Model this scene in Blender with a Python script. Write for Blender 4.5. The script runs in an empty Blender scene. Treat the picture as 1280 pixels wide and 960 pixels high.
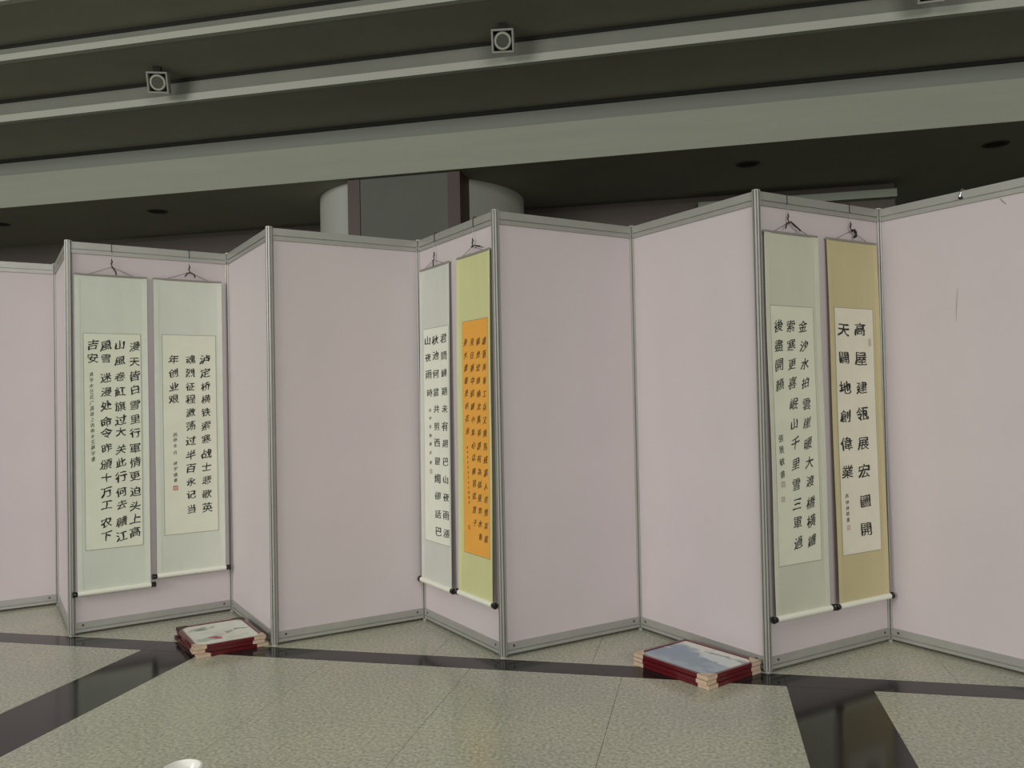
import bpy, bmesh, math, random
from mathutils import Matrix, Vector, noise
random.seed(7)
SC = bpy.context.scene
COL = SC.collection

# ---------------- camera ----------------
cam_data = bpy.data.cameras.new('camera')
cam = bpy.data.objects.new('camera', cam_data); COL.objects.link(cam)
cam_data.sensor_width = 36.0
cam_data.lens = 36.0 * 1031.62 / 1280.0
cam_data.clip_start = 0.05; cam_data.clip_end = 200
R_ = Vector((0.974097, 0.225265, -0.019749)); U_ = Vector((0.023429, -0.013678, 0.999632)); F_ = Vector((-0.224912, 0.974201, 0.018601))
cam.matrix_world = Matrix(((R_.x, U_.x, -F_.x, 0.0), (R_.y, U_.y, -F_.y, 0.0), (R_.z, U_.z, -F_.z, 1.4385), (0, 0, 0, 1)))
SC.camera = cam

# ---------------- world, lights, exposure ----------------
W = bpy.data.worlds.new('world'); SC.world = W; W.use_nodes = True
bg = W.node_tree.nodes['Background']
bg.inputs[0].default_value = (0.93, 1.0, 0.88, 1); bg.inputs[1].default_value = 0.20
SC.view_settings.view_transform = 'Standard'; SC.view_settings.look = 'None'
SC.view_settings.exposure = 0.0; SC.view_settings.gamma = 1.0
SC.view_settings.use_curve_mapping = False

def area(name, loc, target, sx, sy, power, col):
    d = bpy.data.lights.new(name, 'AREA'); d.shape = 'RECTANGLE'; d.size = sx; d.size_y = sy
    d.energy = power; d.color = col
    o = bpy.data.objects.new(name, d); COL.objects.link(o); o.location = loc
    o.rotation_euler = (Vector(target) - Vector(loc)).to_track_quat('-Z', 'Y').to_euler()
    return o
# daylight from the hall's tall window front, left behind the camera, and its weaker right half
area('window_daylight_left', (-9.0, -6.0, 4.2), (-1.5, 5.0, 1.6), 6.0, 3.0, 680, (1.0, 0.985, 0.93))
area('window_daylight_right', (5.5, -7.0, 4.2), (-1.0, 5.0, 1.6), 6.0, 3.0, 480, (1.0, 0.985, 0.93))

# soft light coming down the open hall in front of the partition
area('atrium_skylight', (-1.5, -2.0, 8.0), (-1.2, 3.0, 0.0), 7.0, 4.0, 210, (1.0, 0.99, 0.94))

# ---------------- helpers ----------------
def tag(o, label=None, cat=None, group=None, kind=None):
    if label: o['label'] = label
    if cat: o['category'] = cat
    if group: o['group'] = group
    if kind: o['kind'] = kind
    return o
def empty(name, loc=(0, 0, 0), rz=0.0):
    o = bpy.data.objects.new(name, None); COL.objects.link(o); o.empty_display_size = 0.05
    o.location = loc; o.rotation_euler = (0, 0, rz); return o
class MB:
    def __init__(s): s.v = []; s.f = []
    def add(s, vs, fs):
        n = len(s.v); s.v += [tuple(v) for v in vs]; s.f += [tuple(i + n for i in f) for f in fs]; return s
    def box(s, x0, x1, y0, y1, z0, z1):
        return s.add([(x0,y0,z0),(x1,y0,z0),(x1,y1,z0),(x0,y1,z0),(x0,y0,z1),(x1,y0,z1),(x1,y1,z1),(x0,y1,z1)],
                     [(0,3,2,1),(4,5,6,7),(0,1,5,4),(1,2,6,5),(2,3,7,6),(3,0,4,7)])
    def prism(s, pts, z0, z1):
        n = len(pts)
        return s.add([(x,y,z0) for x,y in pts] + [(x,y,z1) for x,y in pts],
                     [tuple(reversed(range(n))), tuple(range(n,2*n))] + [(i,(i+1)%n,n+(i+1)%n,n+i) for i in range(n)])
    def extr_x(s, prof, x0, x1):      # closed (y,z) profile run along x
        n = len(prof)
        return s.add([(x0,y,z) for y,z in prof] + [(x1,y,z) for y,z in prof],
                     [tuple(range(n)), tuple(reversed(range(n,2*n)))] + [(i,n+i,n+(i+1)%n,(i+1)%n) for i in range(n)])
    def tube(s, pts, r, n=8, cap=True):
        P = [Vector(p) for p in pts]; rings = []
        rr = r if isinstance(r, (list, tuple)) else [r]*len(P)
        up = None
        for i, p in enumerate(P):
            t = (P[min(i+1,len(P)-1)] - P[max(i-1,0)]).normalized()
            if up is None:
                up = Vector((0,0,1)) if abs(t.z) < .9 else Vector((1,0,0))
            a = t.cross(up).normalized(); b = a.cross(t).normalized(); up = b
            rings.append([p + a*math.cos(2*math.pi*k/n)*rr[i] + b*math.sin(2*math.pi*k/n)*rr[i] for k in range(n)])
        vs = [v for r_ in rings for v in r_]; fs = []
        for i in range(len(P)-1):
            for k in range(n):
                fs.append((i*n+k, i*n+(k+1)%n, (i+1)*n+(k+1)%n, (i+1)*n+k))
        if cap: fs += [tuple(reversed(range(n))), tuple(range((len(P)-1)*n, len(P)*n))]
        return s.add(vs, fs)
    def lathe(s, prof, n=32, axis='z', c=(0,0,0)):   # (r, h) pairs
        vs = []; fs = []
        for r, h in prof:
            for k in range(n):
                a = 2*math.pi*k/n; x, y = r*math.cos(a), r*math.sin(a)
                vs.append({'z': (c[0]+x, c[1]+y, c[2]+h), 'x': (c[0]+h, c[1]+x, c[2]+y), 'y': (c[0]+y, c[1]+h, c[2]+x)}[axis])
        for i in range(len(prof)-1):
            for k in range(n): fs.append((i*n+k, i*n+(k+1)%n, (i+1)*n+(k+1)%n, (i+1)*n+k))
        fs += [tuple(reversed(range(n))), tuple(range((len(prof)-1)*n, len(prof)*n))]
        return s.add(vs, fs)
    def build(s, name, mat, parent=None, smooth=False, bevel=0.0, seg=2):
        me = bpy.data.meshes.new(name); me.from_pydata(s.v, [], s.f)
        bm = bmesh.new(); bm.from_mesh(me)
        bmesh.ops.recalc_face_normals(bm, faces=bm.faces)
        if bevel > 0:
            ed = [e for e in bm.edges if len(e.link_faces) == 2 and e.calc_face_angle(0) > .6]
            bmesh.ops.bevel(bm, geom=ed, offset=bevel, segments=seg, affect='EDGES', clamp_overlap=True)
        if smooth:
            for f in bm.faces: f.smooth = True
            for e in bm.edges:
                if len(e.link_faces) == 2 and e.calc_face_angle(0) > .7: e.smooth = False
        bm.to_mesh(me); bm.free()
        if mat: me.materials.append(mat)
        o = bpy.data.objects.new(name, me); COL.objects.link(o)
        if parent: o.parent = parent
        return o

# ---------------- materials ----------------
def mat(name, col, rough=.5, metal=0.0, spec=.5, noise_amt=0.0, nscale=30, bump=0.0, bscale=200, stretch=(1,1,1), coat=0.0):
    m = bpy.data.materials.new(name); m.use_nodes = True; nt = m.node_tree; b = nt.nodes['Principled BSDF']
    b.inputs['Base Color'].default_value = (*col, 1); b.inputs['Roughness'].default_value = rough
    b.inputs['Metallic'].default_value = metal; b.inputs['Specular IOR Level'].default_value = spec
    b.inputs['Coat Weight'].default_value = coat
    tc = nt.nodes.new('ShaderNodeTexCoord'); mp = nt.nodes.new('ShaderNodeMapping'); mp.inputs['Scale'].default_value = stretch
    nt.links.new(tc.outputs['Object'], mp.inputs['Vector'])
    if noise_amt:
        n = nt.nodes.new('ShaderNodeTexNoise'); n.inputs['Scale'].default_value = nscale; n.inputs['Detail'].default_value = 5
        nt.links.new(mp.outputs[0], n.inputs['Vector'])
        r = nt.nodes.new('ShaderNodeValToRGB')
        r.color_ramp.elements[0].position = .3; r.color_ramp.elements[1].position = .7
        r.color_ramp.elements[0].color = (*[c*(1-noise_amt) for c in col], 1); r.color_ramp.elements[1].color = (*[min(1, c*(1+noise_amt)) for c in col], 1)
        nt.links.new(n.outputs[0], r.inputs[0]); nt.links.new(r.outputs[0], b.inputs['Base Color'])
    if bump:
        n2 = nt.nodes.new('ShaderNodeTexNoise'); n2.inputs['Scale'].default_value = bscale; n2.inputs['Detail'].default_value = 3
        nt.links.new(mp.outputs[0], n2.inputs['Vector'])
        bp = nt.nodes.new('ShaderNodeBump'); bp.inputs['Strength'].default_value = bump; bp.inputs['Distance'].default_value = .002
        nt.links.new(n2.outputs[0], bp.inputs['Height']); nt.links.new(bp.outputs[0], b.inputs['Normal'])
    return m
def granite():
    m = bpy.data.materials.new('grey_granite'); m.use_nodes = True; nt = m.node_tree; b = nt.nodes['Principled BSDF']
    geo = nt.nodes.new('ShaderNodeNewGeometry')
    n1 = nt.nodes.new('ShaderNodeTexNoise'); n1.inputs['Scale'].default_value = 60; n1.inputs['Detail'].default_value = 6; n1.inputs['Roughness'].default_value = .7
    nt.links.new(geo.outputs['Position'], n1.inputs['Vector'])
    r1 = nt.nodes.new('ShaderNodeValToRGB'); e = r1.color_ramp.elements
    e[0].position = .33; e[0].color = (.27, .268, .215, 1); e[1].position = .66; e[1].color = (.64, .63, .525, 1)
    e2 = r1.color_ramp.elements.new(.5); e2.color = (.45, .44, .365, 1)
    nt.links.new(n1.outputs[0], r1.inputs[0])
    v = nt.nodes.new('ShaderNodeTexVoronoi'); v.inputs['Scale'].default_value = 120
    nt.links.new(geo.outputs['Position'], v.inputs['Vector'])
    r2 = nt.nodes.new('ShaderNodeValToRGB'); r2.color_ramp.elements[0].position = .05; r2.color_ramp.elements[1].position = .16
    r2.color_ramp.elements[0].color = (.62, .62, .6, 1); r2.color_ramp.elements[1].color = (1, 1, 1, 1)
    nt.links.new(v.outputs['Distance'], r2.inputs[0])
    n3 = nt.nodes.new('ShaderNodeTexNoise'); n3.inputs['Scale'].default_value = 1.1; n3.inputs['Detail'].default_value = 3
    nt.links.new(geo.outputs['Position'], n3.inputs['Vector'])
    r3 = nt.nodes.new('ShaderNodeValToRGB'); r3.color_ramp.elements[0].position = .35; r3.color_ramp.elements[1].position = .65
    r3.color_ramp.elements[0].color = (.86, .88, .87, 1); r3.color_ramp.elements[1].color = (1, 1, .93, 1)
    nt.links.new(n3.outputs[0], r3.inputs[0])
    def mul(a, c):
        x = nt.nodes.new('ShaderNodeMix'); x.data_type = 'RGBA'; x.blend_type = 'MULTIPLY'; x.inputs[0].default_value = 1
        nt.links.new(a, x.inputs[6]); nt.links.new(c, x.inputs[7]); return x.outputs[2]
    nt.links.new(mul(mul(r1.outputs[0], r2.outputs[0]), r3.outputs[0]), b.inputs['Base Color'])
    b.inputs['Roughness'].default_value = .2; b.inputs['Specular IOR Level'].default_value = .45
    return m
def painting(name, base, spots):       # flat print: soft blobs of colour on paper (object space)
    m = bpy.data.materials.new(name); m.use_nodes = True; nt = m.node_tree; b = nt.nodes['Principled BSDF']
    b.inputs['Roughness'].default_value = .25
    tc = nt.nodes.new('ShaderNodeTexCoord')
    wn = nt.nodes.new('ShaderNodeTexNoise'); wn.inputs['Scale'].default_value = 14; wn.inputs['Detail'].default_value = 5
    nt.links.new(tc.outputs['Object'], wn.inputs['Vector'])
    sub = nt.nodes.new('ShaderNodeVectorMath'); sub.operation = 'SUBTRACT'; sub.inputs[1].default_value = (.5, .5, .5); nt.links.new(wn.outputs['Color'], sub.inputs[0])
    scl = nt.nodes.new('ShaderNodeVectorMath'); scl.operation = 'SCALE'; scl.inputs['Scale'].default_value = .16; nt.links.new(sub.outputs[0], scl.inputs[0])
    ad = nt.nodes.new('ShaderNodeVectorMath'); ad.operation = 'ADD'; nt.links.new(tc.outputs['Object'], ad.inputs[0]); nt.links.new(scl.outputs[0], ad.inputs[1])
    cur = None
    for (x, y, sx, sy, ang, col, amt) in spots:
        mp = nt.nodes.new('ShaderNodeMapping'); mp.vector_type = 'TEXTURE'
        mp.inputs['Location'].default_value = (x, y, 0); mp.inputs['Rotation'].default_value = (0, 0, ang); mp.inputs['Scale'].default_value = (sx, sy, 10)
        nt.links.new(ad.outputs[0], mp.inputs['Vector'])
        g = nt.nodes.new('ShaderNodeTexGradient'); g.gradient_type = 'SPHERICAL'; nt.links.new(mp.outputs[0], g.inputs[0])
        r = nt.nodes.new('ShaderNodeMapRange'); r.inputs['From Min'].default_value = .05; r.inputs['From Max'].default_value = .45; r.inputs['To Max'].default_value = amt
        nt.links.new(g.outputs['Fac'], r.inputs['Value'])
        x_ = nt.nodes.new('ShaderNodeMix'); x_.data_type = 'RGBA'; x_.inputs[7].default_value = (*col, 1)
        if cur is None: x_.inputs[6].default_value = (*base, 1)
        else: nt.links.new(cur, x_.inputs[6])
        nt.links.new(r.outputs[0], x_.inputs[0]); cur = x_.outputs[2]
    nt.links.new(cur, b.inputs['Base Color'])
    return m

M = dict(
 granite=granite(),
 black=mat('black_granite', (.016, .015, .015), .11, spec=.27, noise_amt=.35, nscale=160),
 grout=mat('joint_grout', (.20, .20, .17), .8),
 alu=mat('satin_aluminium', (.385, .38, .355), .42, metal=.25, noise_amt=.05, nscale=8),
 groove=mat('dark_groove', (.05, .05, .047), .6),
 board=mat('pale_pink_board', (.61, .54, .56), .55, spec=.3, noise_amt=.02, nscale=2.5),
 scuff=mat('grey_scuff', (.36, .335, .335), .7),
 plug=mat('dark_screw', (.06, .05, .05), .5),
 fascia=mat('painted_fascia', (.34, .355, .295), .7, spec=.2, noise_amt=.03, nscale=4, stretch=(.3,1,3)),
 soffit=mat('grey_green_soffit', (.30, .30, .25), .7, spec=.2, noise_amt=.04, nscale=2),
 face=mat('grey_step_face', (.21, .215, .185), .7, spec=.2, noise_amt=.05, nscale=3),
 fascia_shade=mat('shaded_upper_fascia', (.235, .25, .22), .7, spec=.2, noise_amt=.03, nscale=4, stretch=(.3,1,3)),  # fascia paint darkened, shade under the soffit put into the colour
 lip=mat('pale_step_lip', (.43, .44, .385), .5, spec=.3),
 column=mat('pale_column_paint', (.50, .51, .46), .6),
 sign=mat('grey_green_infill', (.095, .105, .085), .6, noise_amt=.05, nscale=3),
 brown=mat('dark_brown_strip', (.055, .028, .022), .5),
 wallback=mat('dim_brown_wall', (.115, .095, .085), .8, noise_amt=.06, nscale=2),
 wallstrip=mat('pale_green_trim', (.30, .33, .27), .7),
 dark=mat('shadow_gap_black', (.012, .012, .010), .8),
 lampbody=mat('grey_lamp_housing', (.28, .28, .25), .5),
 lampring=mat('satin_lamp_ring', (.42, .42, .37), .35, metal=.5),
 reflector=mat('lamp_reflector', (.22, .22, .20), .15, metal=.9),
 hook=mat('dark_steel_hook', (.035, .033, .035), .35, metal=.5),
 steel=mat('bright_steel_clip', (.7, .7, .68), .2, metal=.9),
 line=mat('clear_nylon_line', (.33, .31, .31), .3),
 cord=mat('brown_grey_cord', (.16, .13, .11), .8),
 ribbon=mat('black_ribbon', (.015, .012, .013), .6),
 knob=mat('black_lacquer_knob', (.012, .010, .010), .25),
 roller=mat('ivory_roller', (.80,.80,.70), .35),
 rod=mat('grey_wood_rod', (.26, .25, .22), .6),
 ink=mat('black_ink', (.008, .008, .008), .6),
 inkbrown=mat('dark_ink_on_orange', (.055, .028, .010), .6),
 seal=mat('red_seal_ink', (.55, .06, .07), .6), sealpale=mat('faded_seal_ink', (.56, .40, .36), .6), sealorange=mat('orange_seal_ink', (.55, .20, .03), .6),
 edge=mat('thin_ink_rule', (.25, .26, .22), .7),
 redframe=mat('dark_red_lacquer', (.115, .008, .012), .28, coat=.3),
 corner=mat('pale_card_corner', (.60, .45, .33), .6, noise_amt=.08, nscale=40),
 cornerdark=mat('dark_card_corner', (.05, .022, .018), .5),
 bowl=mat('white_glossy_plastic', (.85, .84, .78), .15),
)
SILK = {1: (.64,.67,.58), 2: (.64,.67,.58), 3: (.60,.61,.56), 4: (.60,.60,.31), 5: (.58,.585,.48), 6: (.55,.48,.28)}
PAPER = {1: (.74,.76,.62), 2: (.74,.75,.62), 3: (.76,.77,.67), 4: (.80,.39,.07), 5: (.70,.71,.58), 6: (.74,.71,.59)}

# ---------------- floor: sub floor, granite slabs, black granite strips ----------------
floor = MB().box(-16, 12, -9, 13.2, -.06, -.024).build('floor', M['grout']); tag(floor, kind='structure')
slab_cache = {}
def slab(x0, x1, y0, y1, m='granite', g=.0007):
    w, d = round(x1-x0, 4), round(y1-y0, 4); k = (w, d, m); g = .0001 if m == 'black' else g
    if k not in slab_cache:
        o = MB().box(g, w-g, g, d-g, -.024, 0).build('granite_slab' if m == 'granite' else 'black_granite_strip', M[m], floor)
        bm = bmesh.new(); bm.from_mesh(o.data)
        bmesh.ops.bevel(bm, geom=[e for e in bm.edges if all(v.co.z > -.001 for v in e.verts)], offset=.0012, segments=1, affect='EDGES')
        bm.to_mesh(o.data); bm.free(); slab_cache[k] = o
    else:
        o = slab_cache[k].copy(); COL.objects.link(o); o.parent = floor
    o.location = (x0, y0, 0)
BX = [-6.91, -3.27, .37, 4.01]                # left edges of the cross strips, 0.40 wide
for b in BX: slab(b, b+.40, -1.5, 4.285, 'black')
for a, b in zip([-6.91, -3.27, .37], [-3.27, .37, 4.41]): slab(a, b, 4.285, 4.465, 'black')
for i in range(-1, 4):
    if i == -1: xs = [-9.74+.7075*k for k in range(5)]
    elif i == 3: xs = [4.41+.81*k for k in range(3)]
    else: xs = [BX[i]+.40+.81*k for k in range(5)]
    for a, b in zip(xs[:-1], xs[1:]):
        for y0, y1 in ((2.665, 4.285), (1.045, 2.665), (-.575, 1.045)): slab(a, b, y0, y1)
for i in range(-9, 6):
    a = -.62 + .9075*i
    for j in range(5): slab(a, a+.9075, 4.465+.9075*j, 4.465+.9075*(j+1))

# ---------------- ceiling: fascia and stepped soffits ----------------
XL, XR = -15.0, 11.0
YF, Y1, Y2, Y3, Y4 = 7.40, 6.42, 5.723, 5.127, 4.52
HS, Z1, Z2, Z3, Z4 = 3.60, 4.117, 4.335, 4.48, 4.63
ceil = MB()
ceil.extr_x([(YF, HS), (13.2, HS), (13.2, 5.2), (YF, 5.2)], XL, XR)
ceil.extr_x([(Y1, Z1), (YF+.001, Z1), (YF+.001, 5.2), (Y1, 5.2)], XL, XR)
ceil.extr_x([(Y2, Z2), (Y1+.001, Z2), (Y1+.001, 5.2), (Y2, 5.2)], XL, XR)
ceil.extr_x([(Y3, Z3), (Y2+.001, Z3), (Y2+.001, 5.2), (Y3, 5.2)], XL, XR)
ceil.extr_x([(Y4, Z4), (Y3+.001, Z4), (Y3+.001, 5.2), (Y4, 5.2)], XL, XR)
ceil.extr_x([(1.5, 4.78), (Y4+.001, 4.78), (Y4+.001, 5.2), (1.5, 5.2)], XL, XR)
c = ceil.build('ceiling', M['soffit']); tag(c, kind='structure')
n = 0
def trim(prof, m):
    global n
    n += 1
    tag(MB().extr_x(prof, XL, XR).build('trim_%d' % n, M[m]), kind='structure')
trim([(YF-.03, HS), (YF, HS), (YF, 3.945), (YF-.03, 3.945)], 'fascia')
trim([(YF-.012, 3.945), (YF, 3.945), (YF, Z1-.035), (YF-.012, Z1-.035)], 'fascia_shade')                      # tall pale fascia board; upper strip coloured darker as the soffit's shadow
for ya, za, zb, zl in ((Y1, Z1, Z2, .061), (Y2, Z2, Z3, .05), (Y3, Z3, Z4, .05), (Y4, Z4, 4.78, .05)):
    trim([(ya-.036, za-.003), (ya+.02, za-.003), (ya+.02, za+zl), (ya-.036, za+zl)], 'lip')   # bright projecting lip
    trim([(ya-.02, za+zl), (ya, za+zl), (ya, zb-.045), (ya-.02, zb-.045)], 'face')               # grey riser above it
    trim([(ya-.004, zb-.045), (ya, zb-.045), (ya, zb), (ya-.004, zb)], 'dark')                   # black strip painted in as the shadow gap under the next soffit

trim([(YF-.034, Z1-.035), (YF, Z1-.035), (YF, Z1), (YF-.034, Z1)], 'dark')                 # black strip standing in for the shadow gap above the fascia board

# square spotlights on the first riser
def spotlight(X, lab):
    t = empty('ceiling_spotlight', (X, Y1-.20, 4.23)); t.rotation_euler = (math.radians(20), 0, math.radians({-4.50: 20, -1.45: 8}.get(X, 0)))
    tag(t, lab, 'spotlight', 'square ceiling spotlights on the first riser')
    h = MB(); s, w, d = .087, .015, .085
    for a in ((-s, s, s-w, s), (-s, s, -s, -s+w), (-s, -s+w, -s+w, s-w), (s-w, s, -s+w, s-w)): h.box(a[0], a[1], -d, 0, a[2], a[3])
    h.box(-s+w, s-w, -.03, 0, -s+w, s-w)
    h.build('housing', M['lampbody'], t, bevel=.003)
    MB().box(-s+w, s-w, -.034, -.031, -s+w, s-w).build('black_inner_plate', M['dark'], t)
    r = .068
    st = MB().box(-.03, .03, -.06, -.01, s-.004, s+.05).build('mounting_block', M['dark'], t)
    MB().lathe([(r-.004, -.035), (r, -.06), (r, -.074), (r-.006, -.080), (r-.018, -.080), (r-.020, -.072), (r-.026, -.04)], 40, 'y').build('lamp_ring', M['lampring'], t, smooth=True)
    MB().lathe([(r-.021, -.074), (r-.019, -.071), (r-.028, -.060), (r-.043, -.052), (.012, -.047), (.008, -.040)], 40, 'y').build('reflector', M['reflector'], t, smooth=True)
    MB().lathe([(.001, -.072), (.008, -.070), (.012, -.062), (.011, -.048), (.004, -.048)], 16, 'y').build('bulb', M['steel'], t, smooth=True)
spotlight(-4.50, 'small square grey spotlight with round reflector, at left above the two pale scrolls')
spotlight(-1.45, 'small square grey spotlight high in the middle, above the orange scroll')
spotlight(1.60, 'square spotlight cut by the top edge of the photo at right')

# recessed downlights in the low soffit
for i, (X, lab) in enumerate([(-7.94, 'dark recessed downlight in low soffit at the far left edge'), (-5.84, 'dark recessed downlight in low soffit above the left white scrolls'),
               (.46, 'dark recessed downlight in low soffit just left of the right-hand scrolls'), (2.56, 'dark recessed downlight in low soffit at the upper right edge')]):
    t = empty('recessed_downlight', (X, 8.0, HS)); tag(t, lab, 'downlight', 'recessed downlights in the low soffit')
    MB().lathe([(.085, 0), (.085, -.006), (.105, -.008), (.112, -.004), (.112, 0)], 28).build('rim', M['groove'], t, smooth=True)
    MB().lathe([(.084, -.0005), (.083, -.003), (.02, -.0045)], 28).build('lamp_face', M['dark'], t)

# ---------------- back of the hall ----------------
tag(MB().box(-15, 1.98, 9.2, 9.45, 0, HS).build('wall_back', M['wallback']), kind='structure')
n += 1; tag(MB().box(-7.1, 1.97, 9.12, 9.2, 3.30, 3.53).build('trim_%d' % n, M['wallback']), kind='structure')
n += 1; tag(MB().box(.0, 1.97, 9.02, 9.12, 3.425, 3.505).build('trim_%d' % n, M['wallstrip']), kind='structure')
tag(MB().box(1.98, 11, 12.9, 13.15, 0, HS).build('wall_far', M['wallback']), kind='structure')
tag(MB().box(-15.2, -15, -9, 13.2, 0, 5.2).build('wall_left', M['fascia']), kind='structure')
tag(MB().box(11, 11.2, -9, 13.2, 0, 5.2).build('wall_right', M['fascia']), kind='structure')

# round column with framed flat infill
t = empty('round_column', (-2.93, 8.55, 0)); tag(t, 'wide round pale column with grey infill between brown strips, behind the partition', 'column')
MB().lathe([(1.10, 0), (1.10, HS)], 96).build('shaft', M['column'], t, smooth=True)
MB().box(-.26, .63, -1.115, -.86, 0, HS-.002).build('infill_panel', M['sign'], t)
MB().box(-.385, -.26, -1.125, -.95, 0, HS-.002).build('brown_strip', M['brown'], t)
MB().box(.63, .75, -1.125, -.75, 0, HS-.002).build('brown_strip', M['brown'], t)

# ---------------- partition: posts and panels ----------------
V = [(-5.345,4.475),(-4.638,5.175),(-3.918,4.474),(-3.24,5.21),(-2.523,4.504),(-1.816,5.192),(-1.117,4.496),(-.41,5.19),(.295,4.479),(1.022,5.165),(1.73,4.47)]
H = 2.5
def post_mesh():
    r = .0235; pts = []
    for k in range(8):                       # octagon with a slot in every flat
        a0 = math.pi/8 + k*math.pi/4; a1 = a0 + math.pi/4; am = (a0+a1)/2
        A = Vector((math.cos(a0), math.sin(a0)))*r; B = Vector((math.cos(a1), math.sin(a1)))*r; N = Vector((math.cos(am), math.sin(am)))
        pts += [A, A.lerp(B, .30), A.lerp(B, .30)-N*.011, A.lerp(B, .70)-N*.011, A.lerp(B, .70)]
    return pts
PP = post_mesh()
post_labels = ['left end of the partition, outside the photo',
 'inner corner at far left, left of the panel seen almost edge-on',
 'front corner just left of the first white scroll',
 'inner corner behind the left picture stack, right of two white scrolls',
 'front corner touching the right end of the flower picture stack',
 'inner corner immediately left of the narrow white scroll in the middle',
 'front corner immediately right of the orange scroll',
 'inner corner behind the blue mountain picture stack, no scroll beside it',
 'front corner between the blue mountain picture stack and the grey scroll',
 'inner corner right of the tan-bordered scroll',
 'right end of the partition, outside the photo']
for i, (x, y) in enumerate(V):
    t = empty('partition_post', (x, y, 0)); t.rotation_euler = (0, 0, math.radians(0))
    tag(t, 'aluminium post, ' + post_labels[i], 'post', 'aluminium posts of the zigzag partition')
    MB().prism([tuple(p) for p in PP], .012, H+.004).build('post_shaft', M['alu'], t)
    MB().prism([(math.cos(math.pi/8+k*math.pi/4)*.0225, math.sin(math.pi/8+k*math.pi/4)*.0225) for k in range(8)], H+.004, H+.008).build('cap', M['alu'], t)
    MB().lathe([(.018, 0), (.018, .008), (.008, .012)], 20).build('foot', M['alu'], t)

def frame_of(i):
    a, b = Vector(V[i]), Vector(V[i+1]); d = b-a; return a, d.length, math.atan2(d.y, d.x)
panel_labels = ['plain pink panel at the far left edge of the photo, no scroll on it',
 'pink panel seen almost edge-on, left of the first white scroll',
 'pink panel carrying two white scrolls side by side at left',
 'narrow-looking plain pink panel behind the stack with the flower picture',
 'wide plain pink-grey panel between the flower picture stack and the middle scrolls',
 'pink panel carrying the narrow white scroll and the orange scroll',
 'wide plain pink-grey panel right of the orange scroll',
 'brightest plain pink panel, right behind the blue mountain picture stack',
 'pink panel carrying the grey scroll and the tan scroll at right',
 'plain pink panel at the right edge of the photo, a small clip on its top rail']
for i in range(10):
    a, L, th = frame_of(i)
    t = empty('partition_panel', (a.x, a.y, 0), th)
    tag(t, panel_labels[i], 'panel', 'panels of the zigzag partition')
    MB().box(.019, L-.019, -.003, .003, .06, 2.44).build('board', M['board'], t)
    d, g = .0135, .006
    if i == 9:                                # two grey scuffs on the rightmost board
        MB().tube([(.456, -.0034, 1.99), (.448, -.0034, 1.90), (.442, -.0034, 1.81)], [.0012, .0024, .0008], 5).build('scuff_mark', M['scuff'], t)
        MB().tube([(.685, -.0034, 2.425), (.70, -.0034, 2.405), (.718, -.0034, 2.385)], [.001, .004, .002], 5).build('scuff_mark', M['scuff'], t)
    MB().extr_x([(-d,2.50),(-d,2.457),(-g,2.457),(-g,2.449),(-d,2.449),(-d,2.428),(d,2.428),(d,2.449),(g,2.449),(g,2.457),(d,2.457),(d,2.50)], .018, L-.018).build('top_rail', M['alu'], t, bevel=0)
    MB().extr_x([(-d,.078),(-d,.040),(-g,.040),(-g,.033),(-d,.033),(-d,.016),(d,.016),(d,.033),(g,.033),(g,.040),(d,.040),(d,.078)], .018, L-.018).build('bottom_rail', M['alu'], t)
    for x in (.062, L-.062):
        MB().lathe([(.007, -d-.0015), (.007, -d)], 12, 'y', (x, 0, .059)).build('screw', M['plug'], t)

# ---------------- scrolls ----------------
glyphs = {}
def glyph(ch, bold):
    if ch not in glyphs:
        cu = bpy.data.curves.new('g', 'FONT'); cu.body = ch; cu.resolution_u = 2
        o = bpy.data.objects.new('g', cu); COL.objects.link(o); bpy.context.view_layer.update()
        me = bpy.data.meshes.new_from_object(o.evaluated_get(bpy.context.evaluated_depsgraph_get()))
        bm = bmesh.new(); bm.from_mesh(me)
        bmesh.ops.remove_doubles(bm, verts=bm.verts, dist=.0005)
        for _ in range(3):
            long = [e for e in bm.edges if e.calc_length() > .13]
            if not long: break
            bmesh.ops.subdivide_edges(bm, edges=long, cuts=1)
            bmesh.ops.triangulate(bm, faces=bm.faces)
        bm.verts.ensure_lookup_table()
        vs = [(v.co.x, v.co.y) for v in bm.verts]; fs = [tuple(v.index for v in f.verts) for f in bm.faces]
        nr = [Vector((0, 0)) for _ in vs]
        for e in bm.edges:
            if len(e.link_faces) == 1:
                c = e.link_faces[0].calc_center_median(); a, b_ = e.verts
                d = (b_.co-a.co); nn = Vector((d.y, -d.x))
                if nn.length < 1e-9: continue
                nn.normalize(); mid = (a.co+b_.co)/2
                if nn.dot(Vector((mid.x-c.x, mid.y-c.y))) < 0: nn = -nn
                for v in (a, b_): nr[v.index] += nn
        nr = [n_.normalized() if n_.length > 1e-6 else n_ for n_ in nr]
        bm.free(); bpy.data.meshes.remove(me); bpy.data.objects.remove(o); bpy.data.curves.remove(cu)
        glyphs[ch] = (vs, fs, nr)
    vs, fs, nr = glyphs[ch]
    out = []; dens = max(.42, min(1.0, 1.3 - len(vs)/280.0))
    for (x, y), n_ in zip(vs, nr):       # brush weight: uprights heavier, pressure varies along the stroke
        w = .72 + .42*math.sin(6*x+2.5*y+1.0) + .36*math.sin(8*y-3*x)
        p = bold*w*dens if w > 0 else bold*w*.4
        out.append((x + n_.x*p*1.5, y + n_.y*p*.9))
    return out, fs
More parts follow.
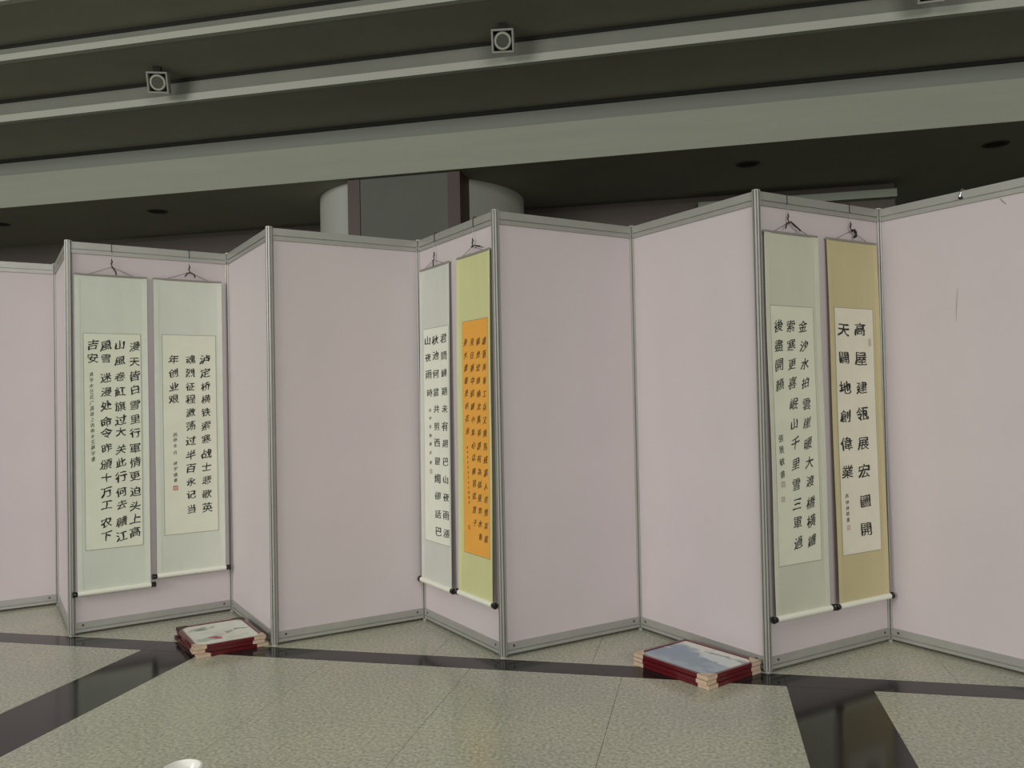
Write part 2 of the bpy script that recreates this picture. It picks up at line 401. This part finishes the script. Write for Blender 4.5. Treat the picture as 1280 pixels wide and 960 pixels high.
def ink_char(mb, ch, u, z, sx, sy, bold, depth, style):
    vs, fs = glyph(ch, bold)
    if not vs: return
    p1, p2, p3 = (random.uniform(0, 6.28) for _ in range(3))
    rot = random.uniform(-.04, .04); k = random.uniform(.90, 1.06) * (.90 if len(vs) < 60 else 1.0)
    out = []
    slant = .17 if style == 'kai' else (.19 if style == 'run' else .02)
    wob = .035 if style != 'li' else .02
    for x, y in vs:
        x -= .49; y -= .38
        x2 = x + wob*math.sin(4.2*y + p1) + .010*math.sin(13*y + 5*x + p2)
        y2 = y + wob*math.sin(4.0*x + p3) + .012*math.sin(14*x + 6*y + p1) + slant*x
        if style == 'li': y2 = y2 - .10*abs(x)**2*(-1 if y < 0 else 0.2)
        if style == 'run': x2 += .10*y
        x3 = (x2*math.cos(rot) - y2*math.sin(rot))*sx*k; y3 = (x2*math.sin(rot) + y2*math.cos(rot))*sy*k
        out.append((u+x3, depth(u+x3, z+y3), z+y3))
    mb.add(out, fs)

def off(z): return .019 + .021*max(0, min(1, (2.29-z)/2.02))
CH = {
 1: [
  ('漫天皆白雪里行軍情更迫头上高', 0.380, 0.369, [1.835, 1.736, 1.641, 1.552, 1.452, 1.357, 1.268, 1.168, 1.074, 0.987, 0.885, 0.791, 0.705, 0.619], 0),
  ('山風卷紅旗过大关此行何去贛江', 0.291, 0.288, [1.846, 1.743, 1.636, 1.539, 1.445, 1.354, 1.278, 1.163, 1.079, 0.985, 0.887, 0.806, 0.695, 0.602], 0),
  ('風雪迷漫处命令昨頒十万工农下', 0.208, 0.198, [1.839, 1.756, 1.631, 1.538, 1.45, 1.347, 1.274, 1.176, 1.073, 0.986, 0.894, 0.811, 0.699, 0.612], 0),
  ('吉安', 0.132, 0.132, [1.842, 1.757], 0),
  ('减字木兰花广昌路上丙申冬王夢宇書', 0.121, 0.127, [1.652, 1.616, 1.579, 1.543, 1.507, 1.47, 1.434, 1.398, 1.362, 1.326, 1.289, 1.253, 1.217, 1.181, 1.145, 1.109], 1),
 ],
 2: [
  ('泸定桥横铁索寒战士悲歌英', 0.827, 0.827, [1.754, 1.663, 1.57, 1.481, 1.39, 1.3, 1.206, 1.107, 1.017, 0.928, 0.833, 0.74], 0),
  ('魂烈征程激荡过半百永记当', 0.730, 0.721, [1.753, 1.663, 1.568, 1.483, 1.392, 1.303, 1.2, 1.104, 1.013, 0.924, 0.836, 0.736], 0),
  ('年创业艰', 0.621, 0.619, [1.752, 1.661, 1.568, 1.485], 0),
  ('丙申冬月林宇礁書', 0.625, 0.624, [1.244, 1.209, 1.169, 1.125, 1.053, 1.016, 0.975, 0.94], 1),
 ],
 3: [
  ('君問歸期未有期巴山夜雨漲', 0.385, 0.400, [1.828, 1.719, 1.61, 1.497, 1.388, 1.279, 1.173, 1.061, 0.951, 0.842, 0.731, 0.62], 0),
  ('秋池何當共剪西窗燭卻話巴', 0.268, 0.290, [1.824, 1.725, 1.611, 1.494, 1.388, 1.277, 1.176, 1.06, 0.948, 0.841, 0.726, 0.619], 0),
  ('山夜雨時', 0.160, 0.180, [1.828, 1.718, 1.61, 1.489], 0),
  ('丙申冬林敬武書', 0.187, 0.189, [1.378, 1.327, 1.272, 1.217, 1.163, 1.108, 1.045], 1),
 ],
 4: [
  ('雄蒼雨峯工兵又隆馬威慕人君情其龍', 0.887, 0.887, [1.776, 1.7, 1.625, 1.549, 1.474, 1.398, 1.323, 1.248, 1.173, 1.098, 1.022, 0.948, 0.873, 0.798, 0.723, 0.648], 0),
  ('錦虎宏師袖沈萬有游有為似曼奔水書', 0.815, 0.818, [1.776, 1.701, 1.625, 1.55, 1.475, 1.4, 1.325, 1.25, 1.175, 1.1, 1.026, 0.951, 0.876, 0.802, 0.727, 0.653], 0),
  ('見日華中和歸小氣心以陳君武置子', 0.743, 0.754, [1.779, 1.701, 1.626, 1.551, 1.477, 1.402, 1.327, 1.252, 1.178, 1.104, 1.024, 0.955, 0.881, 0.802, 0.728], 0),
  ('身大盡書更村花浪', 0.664, 0.681, [1.782, 1.706, 1.631, 1.556, 1.48, 1.405, 1.33, 1.256], 0),
  ('丙申年冬月吉日山人敬書武', 0.675, 0.689, [1.161, 1.132, 1.102, 1.073, 1.043, 1.014, 0.984, 0.955, 0.926, 0.896, 0.867, 0.838], 1),
 ],
 5: [
  ('金沙水拍雲崖暖大渡橋橫鐵', 0.304, 0.314, [1.8, 1.696, 1.597, 1.498, 1.382, 1.284, 1.172, 1.07, 0.971, 0.857, 0.759, 0.653], 0),
  ('索寒更喜岷山千里雪三軍過', 0.204, 0.209, [1.799, 1.695, 1.597, 1.495, 1.384, 1.28, 1.177, 1.067, 0.961, 0.856, 0.759, 0.654], 0),
  ('後盡開顏', 0.113, 0.109, [1.797, 1.693, 1.592, 1.487], 0),
  ('張景敏書', 0.101, 0.104, [1.207, 1.148, 1.085, 1.018], 1),
 ],
 6: [
  ('高屋建瓴展宏圖開', 0.771, 0.761, [1.795, 1.631, 1.466, 1.319, 1.152, 0.996, 0.829, 0.672], 0),
  ('天闢地創偉業', 0.629, 0.620, [1.791, 1.635, 1.467, 1.309, 1.154, 1.001], 0),
  ('丙申林趙書', 0.607, 0.609, [0.868, 0.832, 0.801, 0.771, 0.737], 1),
 ],
}
SCR = {  # panel, u0, u1, z bottom, paper (u0, u1, z0, z1), styles: sx, sy, bold, small sx, sy, style
 1: (2, .030, .461, .264, (.080, .416, .533, 1.915), .068, .068, .032, .024, .031, 'kai'),
 2: (2, .500, .945, .314, (.553, .898, .578, 1.918), .066, .066, .034, .027, .030, 'kai'),
 3: (5, .050, .462, .279, (.105, .450, .545, 1.902), .088, .060, .026, .034, .026, 'li'),
 4: (5, .560, .955, .290, (.625, .930, .542, 1.905), .044, .046, .022, .016, .018, 'run'),
 5: (8, .027, .443, .277, (.060, .385, .544, 1.903), .067, .068, .026, .040, .042, 'run'),
 6: (8, .514, .945, .274, (.560, .885, .546, 1.911), .104, .082, .042, .028, .026, 'li'),
}
SL = {1: 'white paper hanging scroll with four columns of dense black brush writing, leftmost scroll',
      2: 'white hanging scroll with three columns of black writing and a small red seal',
      3: 'narrow-looking white hanging scroll with black writing, directly left of the orange scroll',
      4: 'hanging scroll with olive green silk border and bright orange paper covered in small dark characters',
      5: 'grey-green hanging scroll with three columns of slim black characters, left of the tan scroll',
      6: 'hanging scroll with tan silk border and white paper bearing two columns of large bold characters'}
HOOKU = {1: .249, 2: .733, 3: .262, 4: .762, 5: .215, 6: .723}
for k, (pi_, u0, u1, zb, (pu0, pu1, pz0, pz1), sx, sy, bold, ssx, ssy, style) in SCR.items():
    a, L, th = frame_of(pi_)
    uc = (u0+u1)/2
    base = a + Vector((math.cos(th), math.sin(th)))*uc
    t = empty('hanging_scroll', (base.x, base.y, zb-.016), th)
    tag(t, SL[k], 'scroll', 'calligraphy scrolls hung on the partition')
    zo = zb-.016; zt = 2.288; w = u1-u0; hw = w/2; seed = k*1.7
    def depth(u, z, e=0.0):                    # cloth hangs almost flat, its long edges curl a little forward
        s = (u-uc)/hw
        return -(off(z) + .006*s**4*(.4+.6*math.sin(2.2*z+seed)**2) + .0012*math.sin(5*z+seed) + e)
    def loc(mb):                                # panel frame -> scroll frame
        mb.v = [(x-uc, y, z-zo) for x, y, z in mb.v]; return mb
    def sheet(ua, ub, za, zb_, e, nu=16, nz=60, thick=.0012):
        m = MB(); vs = []; fs = []
        for s in (0, 1):
            for j in range(nz+1):
                for i in range(nu+1):
                    u = ua+(ub-ua)*i/nu; z = za+(zb_-za)*j/nz
                    vs.append((u, depth(u, z, e-(thick if s else 0)), z))
        N = (nu+1)*(nz+1)
        for j in range(nz):
            for i in range(nu):
                q = j*(nu+1)+i; fs.append((q, q+1, q+nu+2, q+nu+1)); fs.append((N+q, N+q+nu+1, N+q+nu+2, N+q+1))
        for j in range(nz):
            for i in (0, nu):
                q = j*(nu+1)+i; fs.append((q, q+nu+1, N+q+nu+1, N+q))
        for i in range(nu):
            for j in (0, nz):
                q = j*(nu+1)+i; fs.append((q, q+1, N+q+1, N+q))
        m.add(vs, fs); return loc(m)
    silk = mat('scroll_silk', SILK[k], .65, spec=.3, noise_amt=.035, nscale=9, bump=.25, bscale=420, stretch=(1,1,.35))
    paper = mat('scroll_paper', PAPER[k], .7, spec=.2, noise_amt=.035, nscale=7)
    side = mat('scroll_side_silk', tuple(c*1.06 for c in SILK[k]), .65, spec=.3, noise_amt=.03, nscale=10, bump=.2, bscale=420)
    sheet(u0, u1, zb, zt, 0).build('silk_mount', silk, t, smooth=True)
    sw = .030
    for ua, ub in ((u0+.001, u0+sw), (u1-sw, u1-.001)):
        sheet(ua, ub, zb+.02, zt-.02, .0011, 3, 60).build('side_border', side, t, smooth=True)
    sheet(pu0-.003, pu1+.003, pz0-.003, pz1+.003, .0014, 16, 44).build('paper_rule', M['edge'], t, smooth=True)
    sheet(pu0, pu1, pz0, pz1, .0022, 16, 44).build('writing_paper', paper, t, smooth=True)
    ik = 'inkbrown' if k == 4 else 'ink'
    big, small = MB(), MB()
    dd = lambda u, z: depth(u, z, .0032)
    for s, ua, ub, zs, sm in CH[k]:
        for q, ch in enumerate(s):
            u = ua+(ub-ua)*(zs[0]-zs[q])/max(.001, zs[0]-zs[-1])
            if sm: ink_char(small, ch, u, zs[q], ssx, ssy, .012, dd, 'kai')
            else: ink_char(big, ch, u + random.uniform(-.002, .002), zs[q], sx, sy, bold, dd, style)
    loc(big).build('brush_writing', M[ik], t)['kind'] = 'stuff'; loc(small).build('small_inscription', M[ik], t)['kind'] = 'stuff'
    def sealmark(u, z, sw_, sh_, m, chs='印'):
        b = MB(); fw = sw_*.10
        def q4(x0, x1, z0, z1): b.add([(u+x, depth(u+x, z+y, .0032), z+y) for x, y in ((x0,z0),(x1,z0),(x1,z1),(x0,z1))], [(0,1,2,3)])
        q4(-sw_/2, sw_/2, sh_/2-fw, sh_/2); q4(-sw_/2, sw_/2, -sh_/2, -sh_/2+fw)
        q4(-sw_/2, -sw_/2+fw, -sh_/2+fw, sh_/2-fw); q4(sw_/2-fw, sw_/2, -sh_/2+fw, sh_/2-fw)
        for r_ in range(2):
            for c_ in range(2):
                ink_char(b, chs[(r_*2+c_) % len(chs)], u-sw_*.21+c_*sw_*.42, z+sh_*.21-r_*sh_*.42, sw_*.44, sh_*.44, .03, lambda a_, b_: depth(a_, b_, .0032), 'li')
        loc(b).build('seal', M[m], t)['kind'] = 'stuff'
    if k == 2: sealmark(.623, .887, .030, .032, 'seal')
    if k == 3: sealmark(.193, .989, .034, .030, 'sealpale')
    if k == 4: sealmark(.687, .692, .022, .026, 'sealorange')
    if k == 5: sealmark(.107, .966, .030, .030, 'sealpale'); sealmark(.103, .889, .028, .028, 'sealpale')
    if k == 6: sealmark(.613, .693, .026, .028, 'sealpale'); sealmark(.852, 1.723, .020, .045, 'sealpale')
    # roller at the bottom with two black knobs, flat rod at the top
    yr = -(off(zb)+.004)
    MB().lathe([(.0165, -hw), (.0165, hw)], 24, 'x', (0, yr, zb-zo)).build('bottom_roller', M['roller'], t, smooth=True)
    for s in (-1, 1):
        pr = [(.010, 0), (.0155, .003), (.0165, .012), (.0150, .020), (.0185, .022), (.0185, .026), (.014, .030)]
        MB().lathe([(r, s*(hw+.0002+h)) for r, h in pr], 20, 'x', (0, yr, zb-zo)).build('roller_knob', M['knob'], t, smooth=True)
    yt = -(off(zt)+.001)
    MB().box(-hw-.002, hw+.002, yt-.0035, yt+.004, zt-zo-.002, zt-zo+.012).build('top_rod', M['rod'], t, bevel=.002)
    hu = HOOKU[k]-uc; zh = 2.352 if k not in (3, 4) else 2.335
    MB().tube([(-hw*.62, yt, zt-zo+.010), (hu, yt-.004, zh-zo), (hw*.62, yt, zt-zo+.010)], .0016, 6).build('hanging_cord', M['cord'], t)
    rb = {1: [(0,0),(.012,-.012),(.022,-.03),(.024,-.05)], 2: [(-.03,-.03),(-.015,-.008),(.01,-.004),(.03,-.016),(.036,-.035)], 3: [(0,0),(.004,-.02),(.002,-.04)],
          4: [(0,0),(.03,.002),(.06,-.004),(.10,-.014)], 5: [(-.03,-.035),(-.022,-.008),(.01,.004),(.045,-.015),(.085,-.038)], 6: [(0,0),(.02,.004),(.034,-.008),(.032,-.03),(.02,-.034)]}[k]
    MB().tube([(hu+x, yt-.009, zh-zo+y) for x, y in rb], .0042 if k != 6 else .008, 6).build('ribbon_tie', M['ribbon'], t, smooth=True)
    # hook hung over the top rail
    bh = a + Vector((math.cos(th), math.sin(th)))*HOOKU[k]
    hk = empty('hanging_hook', (bh.x, bh.y, zh), th)
    tag(hk, 'dark wire hook on the top rail holding the ' + {1: 'leftmost white scroll', 2: 'white scroll with the red seal', 3: 'narrow middle white scroll', 4: 'orange scroll', 5: 'grey scroll at right', 6: 'tan-bordered scroll'}[k], 'hook', 'wire hooks holding the scrolls')
    tz = H-zh
    MB().tube([(0, .018, tz-.02), (0, .017, tz+.001), (0, .008, tz+.009), (0, -.004, tz+.012), (0, -.014, tz+.006), (0, -.0175, tz-.005), (0, -.0175, tz-.04), (.003, -.019, tz-.052), (0, -.022, tz-.045)], .0022, 6).build('rail_hook', M['hook'], hk, smooth=True)
    MB().tube([(0, -.020, tz-.048), (0, -.021, .05)], .0011, 5).build('nylon_line', M['line'], hk)
    MB().tube([(0, -.021, .054), (0, -.021, .044), (.004, -.021, .034), (-.004, -.022, .022), (0, -.022, .010), (.005, -.023, .001), (.002, -.026, -.006), (-.005, -.028, -.002)], [.001, .004, .0045, .0042, .003, .0022, .0022, .002], 7).build('cord_hook', M['hook'], hk, smooth=True)
# lone clip at the right
a, L, th = frame_of(9)
u = .497; b = a + Vector((math.cos(th), math.sin(th)))*u
hk = empty('rail_clip', (b.x, b.y, H), th)
tag(hk, 'small shiny metal clip on the top rail of the rightmost panel, holding nothing', 'clip')
MB().tube([(0, .018, -.02), (0, .017, .002), (0, .006, .010), (0, -.008, .011), (0, -.0165, .003), (-.002, -.019, -.014), (-.006, -.020, -.030)], .0045, 8).build('clip_arm', M['steel'], hk, smooth=True)
MB().box(-.013, .007, -.026, -.0145, -.042, -.030).build('clip_jaw', M['hook'], hk, bevel=.002)

# ---------------- framed pictures in two stacks ----------------
FW, FD, FH = .51, .405, .020
def picture(cx, cy, z, rot, art, lab, group, tones):
    t = empty('framed_picture', (cx, cy, z), rot); tag(t, lab, 'picture', group)
    hx, hy, fw = FW/2, FD/2, .022
    fr = MB()
    fr.box(-hx, hx, -hy, -hy+fw, 0, FH); fr.box(-hx, hx, hy-fw, hy, 0, FH); fr.box(-hx, -hx+fw, -hy+fw, hy-fw, 0, FH); fr.box(hx-fw, hx, -hy+fw, hy-fw, 0, FH)
    fr.build('red_frame', M['redframe'], t, bevel=.0025)
    MB().box(-hx+fw, hx-fw, -hy+fw, hy-fw, .003, FH-.004).build('picture_sheet', art, t)
    cs = .068
    for (sx_, sy_), tn in zip(((-1,-1),(1,-1),(1,1),(-1,1)), tones):
        if tn is None: continue
        e = .0016; c = MB()
        pts = [(hx+e, hy+e), (hx+e, hy-cs), (hx-fw*.9, hy-cs+.012), (hx-cs+.012, hy-fw*.9), (hx-cs, hy+e)]
        pts = [(x*sx_, y*sy_) for x, y in pts]
        c.prism(pts, FH+.0002, FH+.0018)
        x0, x1 = sorted((sx_*(hx-cs), sx_*(hx+e))); y0, y1 = sorted((sy_*(hy+.0002), sy_*(hy+e)))
        c.box(x0, x1, y0, y1, 0.001, FH+.0018)
        x0, x1 = sorted((sx_*(hx+.0002), sx_*(hx+e))); y0, y1 = sorted((sy_*(hy-cs), sy_*(hy+e)))
        c.box(x0, x1, y0, y1, 0.001, FH+.0018)
        c.build('corner_guard', M[tn], t)
    return t
flower = painting('flower_painting', (.74, .77, .66), [(-.14, -.09, .05, .09, .3, (.22, .29, .21), .8), (-.12, -.12, .03, .04, .2, (.12, .17, .13), .6), (.13, -.115, .05, .07, .5, (.30, .38, .28), .7), (.12, -.05, .045, .04, .8, (.38, .05, .10), 1.0),
    (.06, -.02, .05, .05, .8, (.62, .48, .46), .7), (.03, .055, .035, .03, .3, (.30, .26, .16), .8), (-.01, .12, .016, .06, .3, (.12, .22, .15), .9), (.14, .09, .04, .09, .3, (.55, .62, .48), .6), (-.02, -.04, .05, .1, 0, (.55, .62, .50), .4)])
mountain = painting('mountain_painting', (.74, .75, .67), [(.0, -.07, .44, .19, -.12, (.27, .35, .43), 1.0), (-.20, .0, .20, .16, 0, (.24, .32, .42), .95), (.14, .05, .26, .05, -.15, (.66, .71, .72), .9), (.12, .115, .2, .022, -.1, (.30, .33, .40), .9), (-.22, .03, .05, .015, .6, (.72, .76, .76), .8),
    (.05, -.15, .25, .05, 0, (.38, .48, .52), .7), (.20, -.05, .10, .05, -.2, (.42, .50, .56), .6)])
g1, g2 = 'red-framed pictures in the stack at left', 'red-framed pictures in the stack at right'
m45 = math.radians(45)
for j, (dx, dy, dr, lab) in enumerate([(.008, -.006, .06, 'dark red framed picture lying flat, bottom of the left stack'), (-.004, .004, -.03, 'dark red framed picture, middle of the left stack'), (0, 0, 0, 'red-framed flower painting on pale ground, topmost of the left stack')]):
    picture(-2.893+dx, 4.509+dy, .0002+j*(FH+.0022), math.radians(-44)+dr, flower if j == 2 else mountain, lab, g1, ('cornerdark', 'corner', 'corner', 'cornerdark'))
for j, (dx, dy, dr, lab) in enumerate([(.0, -.002, .012, 'dark red framed picture lying flat, bottom of the right stack'), (-.003, -.003, -.01, 'dark red framed picture, middle of the right stack'), (0, 0, 0, 'red-framed painting of blue mountains and cloud, topmost of the right stack')]):
    picture(-.068+dx, 4.478+dy, .0002+j*(FH+.0022), math.radians(-41)+dr, flower if j == 0 else mountain, lab, g2, ('corner', 'corner', 'corner', None))

# ---------------- white bowl cut by the bottom edge of the photo ----------------
t = empty('bowl', (-1.945, 2.775, 0)); tag(t, 'white glossy bowl on the granite floor, cut by the bottom edge of the photo', 'bowl')
prof = [(.034, 0), (.036, .004), (.052, .030), (.062, .062), (.070, .066), (.073, .071), (.071, .076), (.064, .078), (.058, .073), (.048, .034), (.030, .010)]
MB().lathe(prof, 48).build('bowl_body', M['bowl'], t, smooth=True)
